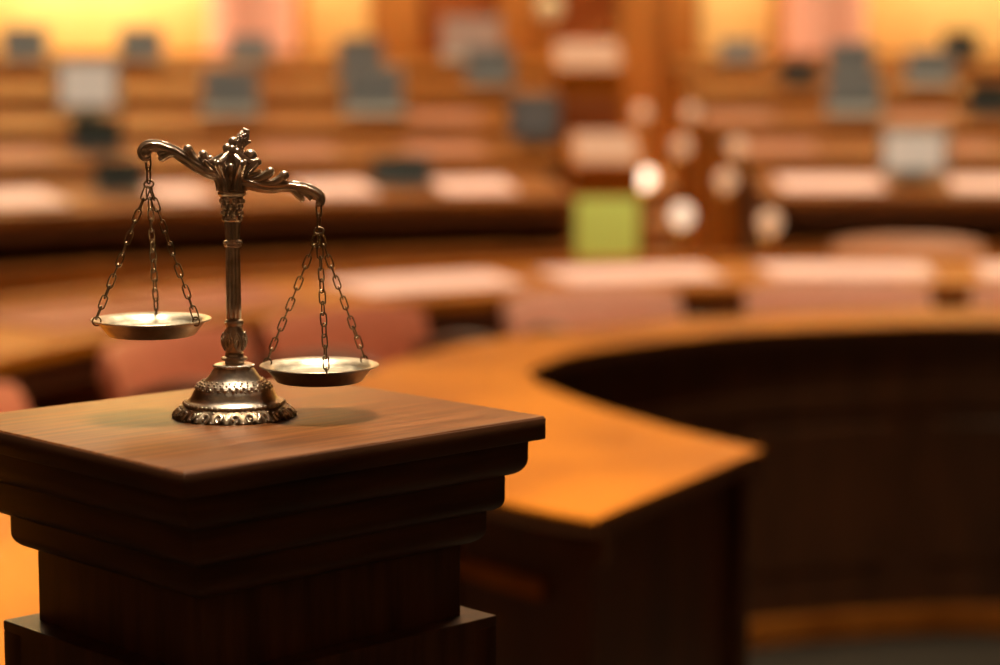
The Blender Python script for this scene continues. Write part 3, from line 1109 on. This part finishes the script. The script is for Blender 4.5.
put_dev('laptop', 'dark', 3, 98, 148, 24, 'dark low laptop behind the left chains of the scale')
put_dev('laptop', 'dark', 3, 372, 432, 20, 'dark low laptop between two pink papers right of the scale')


# ------------------------------------------------------------------ aisle lecterns
def lectern(px, d, w, ztop, zfront, fl, panel, label, pm, z0, z1):
    x = (px - 500) / F * d
    t = thing('lectern', label, 'lectern', (x, d, fl))
    h = ztop - fl
    hf = zfront - fl
    b = MB()
    D = .34
    rings = []
    for s in (-1, 1):
        X = s * w / 2
        rings.append([V((X, 0, 0)), V((X, 0, hf)), V((X, D, h)), V((X, D, 0))])
    b.ring_loft(rings)
    b.build('body', M['desk_top'], t, smooth=False)
    rings = []
    for s in (-1, 1):
        X = s * (w / 2 + .015)
        rings.append([V((X, -.02, hf)), V((X, -.02, hf + .018)), V((X, D + .01, h + .018)), V((X, D + .01, h))])
    MB().ring_loft(rings).build('slanted_top', M['desk_mid'], t, smooth=False)
    MB().box((-w / 2 + .008, -.012, z0 - fl), (w / 2 - .008, 0.001, z1 - fl), .003).build('front_panel', M[panel], t)
    MB().box((-w / 2 - .012, -.02, 0), (w / 2 + .012, D + .01, .06), .006).build('plinth', M['desk_dark'], t)
    # paper lying on the slant
    rings = []
    for s in (-1, 1):
        X = s * (w / 2 - .01)
        k0, k1 = .04, .96
        rings.append([V((X, D * k0, hf + (h - hf) * k0 + .021)), V((X, D * k0, hf + (h - hf) * k0 + .027)), V((X, D * k1, h - (h - hf) * (1 - k1) + .027)), V((X, D * k1, h - (h - hf) * (1 - k1) + .021))])
    mb = MB().ring_loft(rings)
    o = mb.build('lectern_paper', M[pm], smooth=False)
    o.location = (x, d, fl)
    tag(o, 'pale pink paper on the slanted top of the ' + ('nearer aisle lectern with green panel' if panel == 'green' else 'farther aisle lectern by the door'), 'paper')


lectern(607, 7.75, .245, 1.115, 1.005, 0.0, 'green', 'narrow wooden lectern with a yellow-green front panel given an added glow in the aisle', 'paper_mid', .655, .905)
lectern(588, 11.4, .36, 1.52, 1.365, .53, 'door', 'wooden lectern with red-brown front below the far door', 'paper_mid', 1.0, 1.245)


# ------------------------------------------------------------------ brass posts along the aisle
def glow(name, e, col=(1, .74, .52)):
    m = mat(name, (.35, .2, .12), .3)
    bs = m.node_tree.nodes['Principled BSDF']
    bs.inputs['Emission Color'].default_value = (*col, 1)
    bs.inputs['Emission Strength'].default_value = e
    return m


dim_glint = glow('dim_glint_glow', .75, (1, .55, .30))  # emission stands in for lamp highlights on the brass balls
bright_glint = glow('bright_glint_glow', 1.25)
brightest_glint = glow('brightest_glint_glow', 3.2)


def make_post():
    t = thing('brass_post', 'x', 'post')
    MB().lathe([(.07, 0), (.07, .012), (.05, .02), (.022, .035), (.017, .06)], 28).build('foot', M['brass'], t)
    MB().tube([(0, 0, .03), (0, 0, .76)], .017, 16).build('pole', M['brass'], t)
    b = MB().lathe([(.017, .74), (.028, .75), (.028, .762), (.018, .772), (.014, .785)], 24)
    b.build('collar', M['brass'], t)
    MB().ball((0, 0, .812), .040, 24, 16).build('glint_ball', dim_glint, t)
    return t


bp = make_post()
posts = [(682, 215, 7.65, 0, 'brass ball-topped post nearest the middle of the aisle, front one'),
         (644, 178, 8.35, .15, 'brass post with the brightest ball, right beside the green lectern panel'),
         (770, 222, 7.65, 0, 'brass post farthest right, at the corner of the right tier desk'),
         (726, 180, 8.45, .15, 'brass post between the bright ball and the right tier papers'),
         (681, 146, 9.6, .25, 'brass post behind the bright-balled one, second tier'),
         (736, 146, 9.6, .25, 'brass post on the second tier, right side of the aisle'),
         (690, 112, 10.8, .38, 'brass post on the third tier, right side of the aisle'),
         (641, 112, 10.8, .38, 'brass post on the third tier, left side of the aisle')]
for i, (px, py, d, fl, lb) in enumerate(posts):
    o = bp if i == 0 else copy_tree(bp)
    ang = PITCH + math.atan((py - 332.5) / F)
    zc = CAMZ - d * math.tan(ang)
    o.location = ((px - 500) / F * d, d, fl)
    s = (zc - fl) / .812
    o.scale = (1, 1, s)
    o['label'] = lb
    o['group'] = 'brass posts beside the aisle'
    post_objs = (post_objs if i else []) + [o]
for o, bg in zip(post_objs[:2], (bright_glint, brightest_glint)):
    for ch in o.children:
        if ch.name.startswith('glint_ball'):
            ch.data = ch.data.copy()
            ch.data.materials[0] = bg
            ch['label'] = 'brass ball with its bright highlight made as glow'


# ------------------------------------------------------------------ ceiling lamps
def area(name, loc, size, power, col=(1, .83, .62), tgt=None, sy=None, spread=180):
    l = bpy.data.lights.new(name, 'AREA')
    l.shape = 'RECTANGLE'
    l.size = size
    l.size_y = sy or size
    l.energy = power
    l.color = col
    l.spread = math.radians(spread)
    o = bpy.data.objects.new(name, l)
    COL.objects.link(o)
    o.location = loc
    if tgt:
        o.rotation_euler = (V(tgt) - V(loc)).to_track_quat('-Z', 'Y').to_euler()
    return o


dm = bpy.data.materials.new('lamp_diffuser')
dm.use_nodes = True
dd = dm.node_tree.nodes['Principled BSDF']
dd.inputs['Base Color'].default_value = (.9, .85, .75, 1)
dd.inputs['Emission Color'].default_value = (1, .8, .5, 1)
dd.inputs['Emission Strength'].default_value = 6


def fixture(x, y, sx, sy, power, label, spread=120):
    t = thing('ceiling_light', label, 'ceiling light', (x, y, CH))
    b = MB()
    for s in (-1, 1):
        b.box((s * (sx / 2 + .02) - .02, -sy / 2 - .04, -.08), (s * (sx / 2 + .02) + .02, sy / 2 + .04, -.001))
        b.box((-sx / 2, s * (sy / 2 + .02) - .02, -.08), (sx / 2, s * (sy / 2 + .02) + .02, -.001))
    b.build('frame', M['brass'], t)
    MB().box((-sx / 2, -sy / 2, -.05), (sx / 2, sy / 2, -.03)).build('diffuser', dm, t, smooth=False)
    area('lamp', (x, y, CH - .09), sx, power, sy=sy, spread=spread)


fixture(-.15, 2.35, 1.3, 1.1, 84, 'square ceiling light over the walnut post', 60)
fixture(1.3, 5.75, 2.4, .9, 56, 'wide ceiling light over the far side of the horseshoe desk', 100)
fixture(-2.2, 5.0, 1.2, .9, 13, 'small ceiling light over the left end of the nearest curved desk', 100)
fixture(1.3, 8.6, 2.4, 1.0, 36, 'wide ceiling light over the first right tier desk', 110)
fixture(-3.2, 8.4, 2.4, 1.0, 28, 'wide ceiling light over the left tier desks', 110)
fixture(-2.8, 11.6, 3.0, 1.2, 44, 'long ceiling light over the left rear desks', 120)
fixture(3.4, 11.6, 3.0, 1.2, 44, 'long ceiling light over the right rear desks', 120)
# added lamps out of view that brighten the back wall
for x, pw in ((-3.4, 170), (-1.0, 90), (1.6, 90), (3.6, 110)):
    area('added_wall_lamp', (x, YW1 - 1.3, CH - .25), 1.6, pw, (1, .90, .66), (x, YW1, 2.0), .3)
# added out of view: lamps and boards keeping light on the lower cloth panels
for x0, x1, pw in ((-4.1, -1.0, 160), (1.3, 4.2, 85)):
    o = MB().box((x0 - .1, YW1 - .66, 3.25), (x1 + .1, YW1 - .02, 3.33), .01).build('trim_added', M['wall_wood'])
    struct(o)
    o = MB().box((x0 - .1, YW1 - .70, 3.12), (x1 + .1, YW1 - .66, 3.40), .01).build('trim_added', M['wall_wood'])
    struct(o)
    area('added_panel_lamp', ((x0 + x1) / 2, YW1 - .56, 3.23), x1 - x0, pw, (1, .90, .66), ((x0 + x1) / 2, YW1, 1.75), .12, 120)
for x in (-4.5, 3.5):  # added lamps washing the wall behind the camera, as fill for the metal
    area('added_wall_lamp', (x, YW0 + 1.0, CH - .25), 2.5, 45, (1, .84, .62), (x, YW0, 2.6), .3, 110)

w = bpy.data.worlds.new('world')
scn.world = w
w.use_nodes = True
w.node_tree.nodes['Background'].inputs[0].default_value = (1, .7, .4, 1)
w.node_tree.nodes['Background'].inputs[1].default_value = .05
